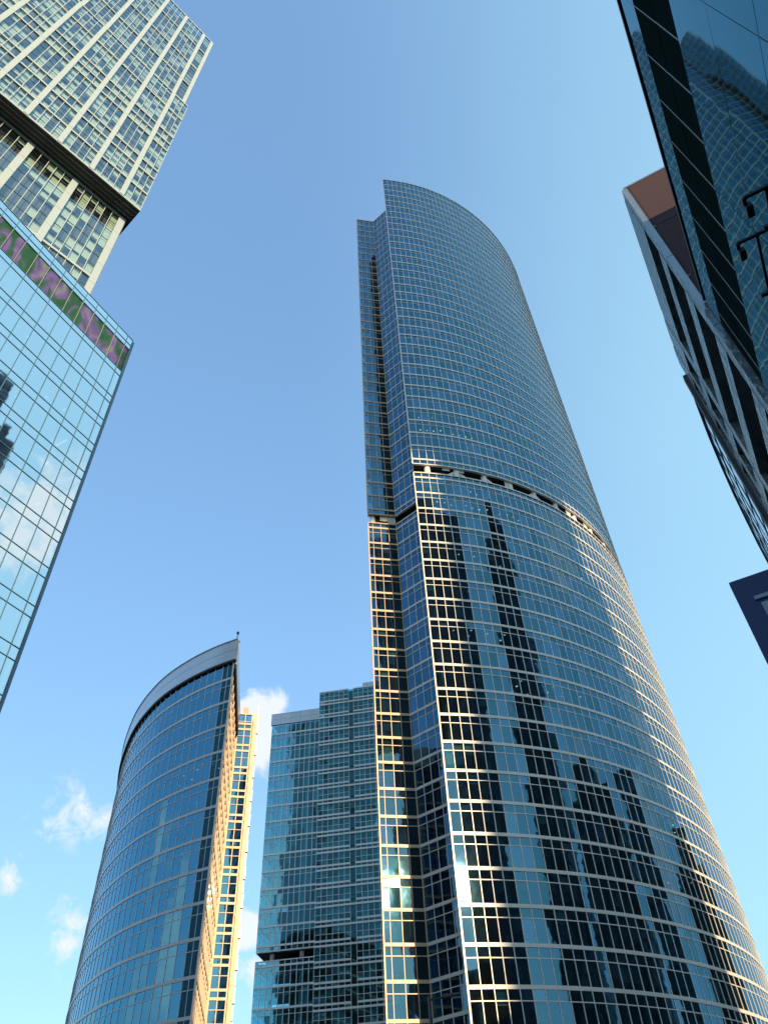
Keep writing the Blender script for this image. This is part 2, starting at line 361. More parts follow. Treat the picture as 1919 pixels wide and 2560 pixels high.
# ------------------------------------------------------------------ the tall curved tower
FL = 4.32
def curved_tower():
    P0 = V2(-1.75, 111.0); t, _ = tn((0, 0, 0), az_dir(78.5)); P1 = P0 + t * 5.86
    P2b = Vector((6.95, 108.2, 0)); P2 = V2(3.62, 98.1)
    root = thing('curved_tower', 'tall curved blue glass tower with stepped left edge and an open recessed storey midway', 'tower', (P2.x, P2.y, 0))
    C = P2 + az_dir(82.2 - 90) * 61.0
    a0 = 82.2 + 90
    step = math.degrees(1.5 / 61.0)
    arc = [C + az_dir(a0 - step * k) * 61.0 for k in range(53)]
    facet = divide(P0, P1, (0, .16, .44, .72, 1.0)); ret = divide(P1, P2b, (0, .27, .54, .81, 1.0))
    Z0, ZG0, ZG1, ZT = 0.3, 111.6 + EYE, 114.2 + EYE, 261.2 + EYE
    low = [23.72 + EYE + FL * k for k in range(-5, 21)]          # tops of the storeys below the open storey
    up = [115.6 + EYE + (261.0 - 115.6) / 34 * k for k in range(0, 35)]
    bl = Building(root)
    segs = ((facet, 'facet'), (ret, 'ret'), (arc, 'arc'))
    plan = [P0, P1, P2b, P2] + arc[1:] + [arc[-1] + az_dir(-40) * 16, P0 + az_dir(12) * 42]
    cen = Vector((18, 128, 0))
    inset = [cen + (Vector(p) - cen) * .985 for p in plan]
    core = [cen + (Vector(p) - cen) * .66 for p in plan]
    slab_i = [(p.x, p.y) for p in inset]
    for pts, kind in segs:
        vn = vnormals(pts); fm = 'gold_lit_frame' if kind == 'facet' else 'tower_frame'  # facet takes the frame copy with gold light in its colour
        for (levels, zb, zt) in ((low, Z0, ZG0), (up, ZG1, ZT)):
            for k, z in enumerate(levels):
                m = MB(); strip(m, pts, z - .22, z + .22, .09, .12, vn); m.build('floor_band', fm, root)
                m = MB(); strip(m, pts, z - 1.42, z - 1.30, .055, .10, vn)
                zprev = levels[k - 1] if k else zb
                if z - 1.5 > zb: m.build('transom', fm, root)
                for i in range(len(pts) - 1):
                    tt, nn = tn(pts[i], pts[i + 1]); wd = (pts[i + 1] - pts[i]).length
                    seen = not (kind == 'arc' and i > 43)
                    zl = zprev + .22 if k else zb
                    h1 = z - 1.42 - zl
                    if h1 > .3:
                        bl.pane((pts[i].x, pts[i].y, zl), tt, nn, wd, h1, 'tower_glass', .26, seen)
                        bl.pane((pts[i].x, pts[i].y, z - 1.30), tt, nn, wd, 1.08, 'tower_glass', .26, seen)
                    else:
                        bl.pane((pts[i].x, pts[i].y, zl), tt, nn, wd, z - .22 - zl, 'tower_glass', .26, seen)
            # cap of each section
            m = MB(); strip(m, pts, zt - .3, zt, .16, .3, vn); m.build('coping', fm, root)
            if levels is low or True:
                zl = levels[-1] + .22
                if zt - .3 - zl > .2:
                    for i in range(len(pts) - 1):
                        tt, nn = tn(pts[i], pts[i + 1]); bl.pane((pts[i].x, pts[i].y, zl), tt, nn, (pts[i + 1] - pts[i]).length, zt - .3 - zl, 'tower_glass', .26)
            if levels is up:
                m = MB(); strip(m, pts, zb - .25, zb, .16, .3, vn); m.build('sill', fm, root)
            for i, p in enumerate(pts):
                if kind == 'ret' and i == 0: continue
                wdt = .22 if (i in (0, len(pts) - 1) and kind != 'arc') or (kind == 'arc' and i == 0) else .11
                m = MB(); post(m, p, vn[i], zb + (.0 if levels is low else -.02), zt - .02, wdt, .06, .10); m.build('mullion', fm, root)
    # floors, core, columns inside
    for z in low[1:] + up:
        m = MB(); m.prism(slab_i[::-1], z - .30, z + .12); m.build('floor_slab', 'ceiling', root)
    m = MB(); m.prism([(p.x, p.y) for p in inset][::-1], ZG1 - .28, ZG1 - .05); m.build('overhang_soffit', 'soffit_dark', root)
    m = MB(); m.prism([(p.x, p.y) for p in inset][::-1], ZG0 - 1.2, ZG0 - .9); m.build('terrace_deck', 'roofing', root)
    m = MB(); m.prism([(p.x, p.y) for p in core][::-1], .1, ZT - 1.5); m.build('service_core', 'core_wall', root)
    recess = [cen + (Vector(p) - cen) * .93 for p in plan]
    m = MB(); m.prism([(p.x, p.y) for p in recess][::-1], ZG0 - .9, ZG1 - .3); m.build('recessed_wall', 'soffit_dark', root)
    # lower end face between the front and the return
    tt, nn = tn(P2b, P2)
    m = MB(); m.box(Vector((P2b.x, P2b.y, 2)) - nn * .3 + tt * .3, tt * ((P2 - P2b).length - .6), nn * .25, (0, 0, ZG0 - 2.4)); m.build('end_wall', 'core_wall', root)
    m = MB(); m.box(Vector((P2b.x, P2b.y, ZG1)) - nn * .3 + tt * .3, tt * ((P2 - P2b).length - .6), nn * .25, (0, 0, ZT - ZG1 - .4)); m.build('end_wall', 'core_wall', root)
    # round columns and braces in the open storey
    for k, i in enumerate(range(2, 44, 4)):
        p = arc[i] - vnormals(arc)[i] * .8
        m = MB(); m.cyl(p, .62, ZG0 - .9, ZG1 - .28, 16); m.build('column', 'white_column', root, True)
        for sgn in (-1, 1):
            if k % 3 == 1 or (k % 3 == 2 and sgn == 1):
                j = i + 2 * sgn
                q = arc[j] - vnormals(arc)[j] * .75
                m = MB(); m.bar((p.x, p.y, ZG1 - .55), (q.x, q.y, ZG0 - .3), .5); m.build('brace', 'white_column', root)
    p = P0 + tn(P0, P1)[0] * 1.1 - tn(P0, P1)[1] * .9
    m = MB(); m.cyl(p, .62, ZG0 - .9, ZG1 - .28, 16); m.build('column', 'white_column', root, True)
    # office columns, blinds and ceiling lamps seen through the glass
    cols = [facet[2] - tn(P0, P1)[1] * 1.5, ret[2] - tn(P1, P2b)[1] * 1.6]
    vna = vnormals(arc)
    cols += [arc[i] - vna[i] * 1.7 for i in range(1, 46, 5)]
    for c in cols:
        m = MB(); m.cyl(c, .5, .1, ZG0 - 1.2, 10); m.build('office_column', 'office_column', root, True)
        m = MB(); m.cyl(c, .45, ZG1, ZT - 2, 8); m.build('office_column', 'office_column', root, True)
    bm = MB(); lm = MB()
    for li, z in enumerate(low[1:] + up[:6]):
        for i in range(0, 46):
            if rnd.random() < .16:
                a, b = arc[i] - vna[i] * .35, arc[i + 1] - vna[i + 1] * .35
                dz = rnd.choice((1.0, 1.4, 2.0, 2.9)); bm.quad((a.x, a.y, z - .35 - dz), (b.x, b.y, z - .35 - dz), (b.x, b.y, z - .35), (a.x, a.y, z - .35))
        for i in range(4):
            if rnd.random() < .45:
                a, b = facet[i] - tn(P0, P1)[1] * .35, facet[i + 1] - tn(P0, P1)[1] * .35
                dz = rnd.choice((1.0, 1.8, 2.6, 3.4)); bm.quad((a.x, a.y, z - .35 - dz), (b.x, b.y, z - .35 - dz), (b.x, b.y, z - .35), (a.x, a.y, z - .35))
        if rnd.random() < (.25 if li < 20 else .6):            # a lit office: lamps in rows under the ceiling
            i0 = rnd.randint(0, 30); n_ = rnd.randint(4, 14)
            for i in range(i0, min(45, i0 + n_), rnd.choice((1, 2))):
                for r in rnd.choice(((2.2,), (2.2, 4.4), (1.8, 3.4, 5.0))):
                    c = arc[i] - vna[i] * r; s = .15
                    lm.quad((c.x - s, c.y - s, z - .34), (c.x - s, c.y + s, z - .34), (c.x + s, c.y + s, z - .34), (c.x + s, c.y - s, z - .34))
    for z in up:
        for i in range(0, 46):
            if rnd.random() < .07:
                a, b = arc[i] - vna[i] * .35, arc[i + 1] - vna[i + 1] * .35; dz = rnd.choice((1.0, 2.0, 3.6))
                bm.quad((a.x, a.y, z - .35 - dz), (b.x, b.y, z - .35 - dz), (b.x, b.y, z - .35), (a.x, a.y, z - .35))
    stuff(bm.build('window_blinds', 'blind', root)); stuff(lm.build('ceiling_lamps', 'lamp_white', root))
    m = MB(); m.prism(slab_i[::-1], ZT - 1.4, ZT - 1.1); m.build('roof', 'roofing', root)
    bl.finish()
curved_tower()

# ------------------------------------------------------------------ the prow-shaped office block with the gold-lit side
def prow_block():
    H = 76.3 + EYE
    data = [(-13.98, .727), (-15.74, .7097), (-17.64, .6829), (-19.39, .6494), (-20.53, .6146), (-21.17, .5836), (-21.47, .551), (-21.53, .5239), (-21.35, .4900)]
    raw = [V2(a, 76.3 / t) for a, t in data]
    raw[0] = V2(-14.13, 105.0)
    # smooth and resample from the far left end to the prow
    raw = raw[::-1]
    dense = []
    ext = [raw[0] * 2 - raw[1]] + raw + [raw[-1] * 2 - raw[-2]]
    for i in range(1, len(ext) - 2):
        for k in range(12):
            u = k / 12; a, b, c, d = ext[i - 1:i + 3]
            dense.append(.5 * ((2 * b) + (c - a) * u + (2 * a - 5 * b + 4 * c - d) * u * u + (3 * b - a - 3 * c + d) * u ** 3))
    dense.append(raw[-1])
    for _ in range(6):
        dense = [dense[0]] + [(dense[i - 1] + dense[i] * 2 + dense[i + 1]) / 4 for i in range(1, len(dense) - 1)] + [dense[-1]]
    L = [0]
    for i in range(1, len(dense)): L.append(L[-1] + (dense[i] - dense[i - 1]).length)
    def at(s):
        for i in range(1, len(L)):
            if L[i] >= s: return dense[i - 1] + (dense[i] - dense[i - 1]) * ((s - L[i - 1]) / (L[i] - L[i - 1]))
        return dense[-1]
    n = int(L[-1] / 1.55); cut = [L[-1] - 1.55 * k for k in range(n + 1)]
    cut = [c for c in cut if c >= 0] ; cut = [cut[0]] + [cut[0] - .95, cut[0] - 1.9] + [c - .35 for c in cut[2:] if c > .4]
    curve = [at(s) for s in sorted(cut)]
    Q0 = curve[-1]; W = V2(-13.27, 127.0); t77 = az_dir(77.0)
    # right end of the end face on azimuth -11.55
    def hit(P, d, az):
        e = az_dir(az); # P + u d = v e
        det = d.x * -e.y + d.y * e.x
        u = (-P.x * -e.y + -P.y * e.x) / det
        return P + d * u
    WR = hit(W, t77, -12.02); RR = hit(W, t77, -11.55)
    root = thing('prow_office_block', 'low curved blue glass office block with silver parapet and gold-lit end face', 'building', (Q0.x, Q0.y, 0))
    bl = Building(root)
    top = 72.5 + EYE
    levels = [69.27 + EYE - 4.18 * k for k in range(17)][::-1]
    side = divide(Q0, W, [i / 9 for i in range(10)])
    face = divide(W, WR, (0, .07, .52, .97)); 
    for pts, kind in ((curve, 'curve'), (side, 'side')):
        vn = vnormals(pts); fm = 'pale_frame' if kind == 'curve' else 'gold_lit_frame'
        for k, z in enumerate(levels):
            m = MB(); strip(m, pts, z - .2, z + .2, .07, .12, vn); m.build('floor_band', fm, root)
            m = MB(); strip(m, pts, z - 1.38, z - 1.29, .04, .10, vn); m.build('transom', fm, root)
            zp = levels[k - 1] + .2 if k else .3
            for i in range(len(pts) - 1):
                tt, nn = tn(pts[i], pts[i + 1]); wd = (pts[i + 1] - pts[i]).length
                sn = kind == 'curve'
                if z - 1.38 - zp > .2: bl.pane((pts[i].x, pts[i].y, zp), tt, nn, wd, z - 1.38 - zp, 'gold_glass', .16 if sn else .05, sn)
                bl.pane((pts[i].x, pts[i].y, z - 1.29), tt, nn, wd, 1.09, 'gold_glass', .16 if sn else .05, sn)
        for i in range(len(pts) - 1):
            tt, nn = tn(pts[i], pts[i + 1]); bl.pane((pts[i].x, pts[i].y, levels[-1] + .2), tt, nn, (pts[i + 1] - pts[i]).length, top - levels[-1] - .2, 'gold_glass', .16, kind == 'curve')
        for i, p in enumerate(pts):
            if kind == 'side' and i == 0: continue
            m = MB(); post(m, p, vn[i], .3, top, .09 if i < len(pts) - 1 else .2, .045 if kind == 'curve' else .09, .10); m.build('mullion', fm, root)
    # gold-lit end face: paired bands round a narrow row of panes
    vn = vnormals(face); _, nf = tn(W, WR)
    zf = [.3]
    bands = [75.9 + EYE - .55] + [z + EYE for z in (0.5765 * 127.6 - 4.26 * k for k in range(17))]
    for k, z in enumerate(bands[1:]):
        for dz in (.55, -.55):
            m = MB(); strip(m, face, z + dz - .18, z + dz + .18, .14, .15, vn); m.build('floor_band', 'gold_lit_frame', root)
        m = MB(); strip(m, face, z - 1.95, z - 1.85, .10, .10, vn); m.build('transom', 'gold_lit_frame', root)
        for i in range(len(face) - 1):
            wd = (face[i + 1] - face[i]).length; p = face[i]; tt = tn(W, WR)[0]
            bl.pane((p.x, p.y, z - .37), tt, nf, wd, .74, 'gold_glass', .1)
            lo = z - 4.26 + .73
            if lo > .3:
                bl.pane((p.x, p.y, lo), tt, nf, wd, z - 1.95 - lo, 'gold_glass', .1); bl.pane((p.x, p.y, z - 1.85), tt, nf, wd, 1.12, 'gold_glass', .1)
    ztop = bands[1] + .73
    for i in range(len(face) - 1):
        p = face[i]; bl.pane((p.x, p.y, ztop), tn(W, WR)[0], nf, (face[i + 1] - face[i]).length, H - ztop - .3, 'gold_glass', .1)
    m = MB(); strip(m, face, H - .3, H, .16, .3, vn); m.build('coping', 'gold_lit_frame', root)
    m = MB(); strip(m, face, H - 1.75, H - 1.62, .1, .1, vn); m.build('transom', 'gold_lit_frame', root)
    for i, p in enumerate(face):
        m = MB(); post(m, p, nf, .3, H - .05, .22 if i in (1, 3) else .13, .15, .1); m.build('mullion', 'gold_lit_frame', root)
    # end pilaster with notched edge
    tt = tn(W, WR)[0]; wd = (RR - WR).length
    m = MB(); m.box(Vector((WR.x, WR.y, 0)) - nf * .9 + tt * .12, tt * (wd * .62), nf * .8, (0, 0, H - .02)); m.build('end_pilaster', 'gold_lit_frame', root)
    for z in [z for z in bands if z > 3]:
        m = MB(); m.box(Vector((WR.x, WR.y, z - 1.0)) - nf * 1.0 + tt * (.12 + wd * .62), tt * (wd * .34), nf * .7, (0, 0, 2.0)); m.build('edge_panel', 'pale_frame', root)
        m = MB(); m.box(Vector((WR.x, WR.y, z + 1.15)) - nf * 1.0 + tt * (.12 + wd * .62), tt * (wd * .26), nf * .6, (0, 0, 1.9)); m.build('edge_panel', 'pale_frame', root)
    # silver parapet over the curve and along the side, dark soffit below it
    par = curve[:-1] + [Q0 + tn(curve[-2], Q0)[0] * .5]
    vnp = vnormals(par)
    i0 = 0
    pieces = list(range(0, len(par) - 1, 4)) + [len(par) - 1]
    for a, b in zip(pieces[:-1], pieces[1:]):
        for (za, zb) in ((top, top + 1.85), (top + 1.9, H)):
            m = MB(); strip(m, par[a:b + 1], za, zb, .45, .1, vnp[a:b + 1]); m.build('parapet_panel', 'silver_panel', root)
    m = MB(); strip(m, par, H, H + .12, .6, .5, vnp); m.build('coping', 'silver_panel', root)
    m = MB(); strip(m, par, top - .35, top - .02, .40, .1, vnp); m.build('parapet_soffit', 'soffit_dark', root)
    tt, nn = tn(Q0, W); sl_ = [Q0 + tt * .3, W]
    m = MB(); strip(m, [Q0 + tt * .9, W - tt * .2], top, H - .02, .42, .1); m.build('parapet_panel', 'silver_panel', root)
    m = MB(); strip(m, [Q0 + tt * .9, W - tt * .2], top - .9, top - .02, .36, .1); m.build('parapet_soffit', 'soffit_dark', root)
    pc = par[-1] + vnp[-1] * .45
    m = MB(); m.cyl(pc, .10, H, H + 1.1, 8); mast = m.build('mast', 'joint_metal', root)
    m = MB(); m.cyl(pc, .22, H + 1.1, H + 1.45, 8); m.build('mast_lamp', 'black_metal', mast)
    for k in range(2, len(par) - 2, 3):
        q = par[k] - vnp[k] * .3
        m = MB(); m.cyl(q, .05, H + .1, H + .95, 6); m.build('rail_post', 'joint_metal', root)
    m = MB(); strip(m, par[2:-2], H + .88, H + .95, -.27, .33, vnp[2:-2]); m.build('guard_rail', 'joint_metal', root)
    # roof box, floors, core
    bp = W + t77 * .9 - nf * 1.2
    m = MB(); m.box(Vector((bp.x, bp.y, H)), t77 * 1.0, -nf * 1.0, (0, 0, 2.0)); m.build('roof_box', 'orange_box', root)
    back = [RR - nf * .9, RR - nf * 40]
    plan = curve + [W, WR] + back + [curve[0] + az_dir(20) * 15]
    cen = Vector((-42, 135, 0))
    sl_ = [cen + (Vector(p) - cen) * .985 for p in plan]
    for z in levels[1:]:
        m = MB(); m.prism([(p.x, p.y) for p in sl_][::-1], z - .25, z + .1); m.build('floor_slab', 'ceiling', root)
    m = MB(); m.prism([(p.x, p.y) for p in sl_][::-1], H - 1.5, H - 1.2); m.build('roof', 'roofing', root)
    m = MB(); m.prism([tuple((cen + (Vector(p) - cen) * .8).xy) for p in plan][::-1], .1, H - 1.6); m.build('service_core', 'core_wall', root)
    bm = MB(); lm = MB(); vc = vnormals(curve)
    for z in levels:
        for i in range(len(curve) - 1):
            if rnd.random() < .12:
                a, b = curve[i] - vc[i] * .35, curve[i + 1] - vc[i + 1] * .35; dz = rnd.choice((1, 1.6, 3))
                bm.quad((a.x, a.y, z - .3 - dz), (b.x, b.y, z - .3 - dz), (b.x, b.y, z - .3), (a.x, a.y, z - .3))
    z = levels[-4]
    for i in range(len(curve) - 10, len(curve) - 2, 2):
        for r in (2.0, 3.6):
            c = curve[i] - vc[i] * r; s = .13
            lm.quad((c.x - s, c.y - s, z - .3), (c.x - s, c.y + s, z - .3), (c.x + s, c.y + s, z - .3), (c.x + s, c.y - s, z - .3))
    stuff(bm.build('window_blinds', 'blind', root)); stuff(lm.build('ceiling_lamps', 'lamp_white', root))
    bl.finish()
prow_block()

# ------------------------------------------------------------------ the teal block between
def teal_block():
    A = V2(-10.35, 204.0); d98 = az_dir(98.0)
    def hit(az):
        e = az_dir(az); det = d98.x * -e.y + d98.y * e.x
        return A + d98 * ((-A.x * -e.y + -A.y * e.x) / det)
    B = hit(-6.43); E_ = hit(-0.6)
    root = thing('teal_office_block', 'teal glass office block with white floor bands between the gold-lit block and the tall tower', 'building', (B.x, B.y, 0))
    bl = Building(root)
    t, n = tn(A, E_)
    # left wing
    top = 122.3 + EYE; ptop = 118.8 + EYE
    lv = [115.83 + EYE - 4.33 * k for k in range(27)][::-1]
    cols = divide(A, B, [i / 10 for i in range(11)])
    side = divide(A - n * 14 , A, [i / 9 for i in range(10)])       # left end wall, glazed: the sky shows through the corner
    G1, G0 = 58.3 + EYE, 56.4 + EYE
    for pts, kind in ((cols, 'front'), (side, 'side')):
        vn = vnormals(pts); nn0 = tn(pts[0], pts[1])[1]; tt = tn(pts[0], pts[1])[0]
        for k, z in enumerate(lv):
            if G0 - .5 < z < G1 + .4: continue
            m = MB(); strip(m, pts, z - .22, z + .22, .14, .12, vn); m.build('floor_band', 'white_frame', root)
            m = MB(); strip(m, pts, z - 1.35, z - 1.25, .08, .1, vn); m.build('transom', 'white_frame', root)
        rows = []
        zz = sorted([z for z in lv if not (G0 - .5 < z < G1 + .4)])
        prev = .3
        for z in zz:
            if prev < G0 < z: rows.append((prev, G0)); prev = G1
            if z - 1.35 > prev + .3: rows += [(prev, z - 1.35), (z - 1.25, z - .22)]
            else: rows.append((prev, z - .22))
            prev = z + .22
        rows.append((prev, ptop))
        for (za, zb) in rows:
            for i in range(len(pts) - 1):
                bl.pane((pts[i].x, pts[i].y, za), tt, nn0, (pts[i + 1] - pts[i]).length, zb - za, 'teal_glass', .25)
        for i, p in enumerate(pts):
            for (za, zb) in ((.3, G0), (G1, ptop)):
                m = MB(); post(m, p, vn[i] if 0 < i < len(pts) - 1 else nn0, za, zb, .13, .12, .1); m.build('mullion', 'white_frame', root)
        for za in (G0 - .2, G1):
            m = MB(); strip(m, pts, za, za + .2, .15, .2, vn); m.build('coping', 'white_frame', root)
    # silver parapet
    P = divide(A - t * .35, B, [i / 5 for i in range(6)])
    for i in range(5):
        for (za, zb) in ((ptop, ptop + 1.7), (ptop + 1.74, top)):
            m = MB(); strip(m, [P[i] + t * .02, P[i + 1] - t * .02], za, zb, .45, .2); m.build('parapet_panel', 'silver_panel', root)
    m = MB(); strip(m, [A - t * .35, B], top, top + .12, .5, .4); m.build('coping', 'white_frame', root)
    # open storey: deck, soffit, recessed wall, columns
    m = MB(); m.prism([tuple(p.xy) for p in (A + t * .2 - n * .2, A + t * .2 - n * 13.8, B - n * 13.8, B - n * .2)], G1 - .25, G1 - .05); m.build('overhang_soffit', 'soffit_dark', root)
    m = MB(); m.prism([tuple(p.xy) for p in (A + t * .2 - n * .2, A + t * .2 - n * 13.8, B - n * 13.8, B - n * .2)], G0 - .9, G0 - .6); m.build('terrace_deck', 'roofing', root)
    m = MB(); m.box(Vector((A.x, A.y, G0 - .6)) + t * 5 - n * 6, t * 9, -n * .3, (0, 0, G1 - G0 + .4)); m.build('recessed_wall', 'brown_panel', root)
    for u in (3.6, 10.9):
        c = A + t * u - n * 1.3
        m = MB(); m.cyl(c, .55, .1, G0 - .9, 12); m.build('column', 'white_column', root, True)
        m = MB(); m.cyl(c, .55, G0 - .6, ptop, 12); m.build('column', 'white_column', root, True)
    for z in lv[1:]:
        if G0 - .5 < z < G1 + .4: continue
        q = [A + t * .25 - n * .2, A + t * .25 - n * 13.7, B - n * 13.7, B - n * .2]
        m = MB(); m.prism([tuple(p.xy) for p in q], z - .3, z + .1); m.build('floor_slab', 'ceiling', root)
    m = MB(); m.box(Vector((A.x, A.y, .1)) + t * 6.5 - n * 13, t * 9, n * 5.5, (0, 0, G0 - 1.2)); m.build('service_core', 'core_wall', root)
    m = MB(); m.box(Vector((A.x, A.y, G1 + .1)) + t * 6.5 - n * 13, t * 9, n * 5.5, (0, 0, ptop - G1 - 1)); m.build('service_core', 'core_wall', root)
    m = MB(); m.prism([tuple(p.xy) for p in (A + t * .3 - n * .3, A + t * .3 - n * 14, B - n * 14, B - n * .3)], ptop - .3, ptop - .1); m.build('roof', 'roofing', root)
    bm = MB()
    for z in lv:
        if z < G0 + 5: lim = .12
        else: lim = .42
        for i in range(10):
            if rnd.random() < lim:
                a, b = cols[i] - n * .4, cols[i + 1] - n * .4; dz = rnd.choice((1.0, 2.2, 3.6, 3.6))
                bm.quad((a.x, a.y, z - .3 - dz), (b.x, b.y, z - .3 - dz), (b.x, b.y, z - .3), (a.x, a.y, z - .3))
    # right wing, one metre proud, double white bands with a dark recess strip
    o = n * .9
    top2 = 127.4 + EYE
    B2, E2 = B + o, E_ + o
    Wd = (E2 - B2).length
    nb = 14; c2 = divide(B2, E2, [i / nb for i in range(nb + 1)])
    slot = 6                                                    # index of the recess strip
    lv2 = [124.0 + EYE - 4.33 * k for k in range(28)][::-1]
    L_, R_ = c2[:slot + 1], c2[slot + 1:]
    for k, z in enumerate(lv2):
        m = MB(); strip(m, [B2, E2], z - 1.27, z - .83, .22, .1); m.build('floor_band', 'white_frame', root)
        for q in (L_, R_):
            m = MB(); strip(m, [q[0], q[-1]], z - .22, z + .22, .16, .1); m.build('floor_band', 'white_frame', root)
            m = MB(); strip(m, [q[0], q[-1]], z + 1.42, z + 1.52, .07, .1); m.build('transom', 'white_frame', root)
            for i in range(len(q) - 1):
                wd = (q[i + 1] - q[i]).length
                for za, zb in ((z - .83, z - .22), (z + .22, z + 1.42), (z + 1.52, min(z + 3.06, top2 - .4))):
                    bl.pane((q[i].x, q[i].y, za), t, n, wd, zb - za, 'teal_glass', .25)
                    if za > z and rnd.random() < .5:
                        a, b = q[i] - n * .4, q[i + 1] - n * .4
                        bm.quad((a.x, a.y, za), (b.x, b.y, za), (b.x, b.y, zb), (a.x, a.y, zb))
    for q in (L_, R_):
        for p in q:
            m = MB(); post(m, p, n, .3, top2 - .2, .10, .09, .1); m.build('mullion', 'white_frame', root)
        m = MB(); strip(m, [q[0], q[-1]], top2 - .4, top2, .2, .3); m.build('coping', 'white_frame', root)
    m = MB(); strip(m, [c2[9], E2], top2, top2 + 1.3, .1, .3); m.build('parapet_panel', 'silver_panel', root)
    a, b = c2[slot] - n * .25, c2[slot + 1] - n * .25
    for k in range(len(lv2)):
        for j in range(4):
            z = lv2[k] + .22 + j * 1.05
            if z < top2 - 1: bl.pane((a.x, a.y, z), t, n, (b - a).length, 1.0, 'teal_glass', .1, name='louvre_panel')
    for k in lv2:
        q = [B2 - n * .2, B2 - n * 20, E2 - n * 20, E2 - n * .2]
        m = MB(); m.prism([tuple(p.xy) for p in q], k - 1.1, k - .75); m.build('floor_slab', 'ceiling', root)
    m = MB(); m.box(Vector((B2.x, B2.y, .1)) + t * .3 - n * 20, t * (Wd - .6), n * 14, (0, 0, top2 - 1)); m.build('service_core', 'core_wall', root)
    m = MB(); m.box(Vector((B2.x, B2.y, .2)) + t * .02 - n * 1.0, t * .2, n * .9, (0, 0, top2 - .3)); m.build('end_fin', 'white_frame', root)
    m = MB(); m.prism([tuple(p.xy) for p in (B2 - n * .3, B2 - n * 20, E2 - n * 20, E2 - n * .3)], top2 - .9, top2 - .6); m.build('roof', 'roofing', root)
    stuff(bm.build('window_blinds', 'blind', root))
    bl.finish()
teal_block()

# ------------------------------------------------------------------ mirror-glass block on the left
def mirror_block():
    D = 52.0; K = V2(-31.25, D); d = az_dir(27.4); n = Vector((d.y, -d.x, 0))
    p = D * math.sin(rad(31.25 + 27.4)); s1 = D * math.cos(rad(31.25 + 27.4))
    base = K - d * s1
    root = thing('mirror_glass_block', 'mirror glass office block with a purple and green printed band under its roofline', 'building', (K.x, K.y, 0))
    bl = Building(root)
    ss = [s1] + [s1 - .76 - 1.52 * k for k in range(24)]
    ss = ss[::-1]; pts = [base + d * s for s in ss]
    H = 1.4578 * D + EYE
    ups = [1.4578, 1.4360, 1.4206, 1.3401, 1.3225]
    lv = []                                                    # spandrel bottoms and tops
    z = 1.2509
    while z > .1: lv.append((z - .0205, z)); z -= .0751
    rows = [(1.4360, 1.4578, 'mirror_glass'), (1.4206, 1.4360, 'mirror_glass'), (1.3401, 1.4206, 'lavender_print'), (1.3225, 1.3401, 'mirror_glass')]
    prev = 1.3225
    for a, b in lv:
        rows += [(b, prev, 'mirror_glass'), (a, b, 'mirror_glass')]; prev = a
    edges = set()
    for a, b, mat in rows:
        za, zb = a * D + EYE, b * D + EYE
        edges.add(round(za, 3)); edges.add(round(zb, 3))
        for i in range(len(pts) - 1):
            q = pts[i] - n * (.05 if mat == 'lavender_print' else 0)
            bl.pane((q.x, q.y, za), d, n, ss[i + 1] - ss[i], zb - za, mat, .05, name='printed_panel' if mat == 'lavender_print' else 'window_pane')
    for z in sorted(edges):
        m = MB(); strip(m, [pts[0], pts[-1]], z - .032, z + .032, .045, .06); m.build('transom', 'mirror_frame', root)
    for i, q in enumerate(pts):
        for za, zb, mt in ((.2, 1.3401 * D + EYE, 'mirror_frame'), (1.3401 * D + EYE, 1.4206 * D + EYE, 'joint_metal'), (1.4206 * D + EYE, H, 'mirror_frame')):
            m = MB(); post(m, q, n, za, zb, .055, .05, .06); m.build('mullion', mt, root)
    # corner trim and the closed volume behind
    m = MB(); m.box(Vector((K.x, K.y, .1)) + d * .06 - n * .5, d * .28, n * .42, (0, 0, H - .1)); m.build('corner_trim', 'blue_trim', root)
    m = MB(); m.box(Vector((pts[0].x, pts[0].y, .1)) - n * 26, d * (s1 - ss[0]), n * 19, (0, 0, H - 3)); m.build('service_core', 'core_wall', root)
    lm = MB(); la = MB()
    for k, (a, b) in enumerate(lv):
        z = b * D + EYE - .3
        m = MB(); m.box(Vector((pts[0].x, pts[0].y, z - .1)) - n * 25, d * (s1 - ss[0] - .1), n * 24.7, (0, 0, .35)); m.build('floor_slab', 'ceiling', root)
        if k < 6:
            for s in (6.2, 9.5, 14.0, 18.5, 22.2, 24.5):
                if rnd.random() < .55:
                    c = base + d * (s + rnd.uniform(-1, 1)) - n * rnd.uniform(1.0, 3.5)
                    (la if (k == 2 and s < 14) else lm).box(Vector((c.x, c.y, z - .18)), -n * rnd.choice((.3, 1.5, 1.5)), d * .14, (0, 0, .05))
    stuff(lm.build('ceiling_lamps', 'lamp_white', root))
    if la.v: stuff(la.build('amber_lamps', 'lamp_amber', root))
    m = MB(); m.box(Vector((pts[0].x, pts[0].y, H - 2.6)) - n * 26, d * (s1 - ss[0]), n * 25.5, (0, 0, .3)); m.build('roof', 'roofing', root)
    m = MB(); m.box(Vector((K.x, K.y, .1)) - d * .3 - n * 26, d * .25, n * 25.4, (0, 0, H - .6)); m.build('end_wall', 'blue_trim', root)
    m = MB(); m.box(Vector((pts[0].x, pts[0].y, .1)) - n * 26.6, d * (s1 - ss[0] - .4), n * .5, (0, 0, H - .6)); m.build('rear_wall', 'blue_trim', root)
    bl.finish()
mirror_block()

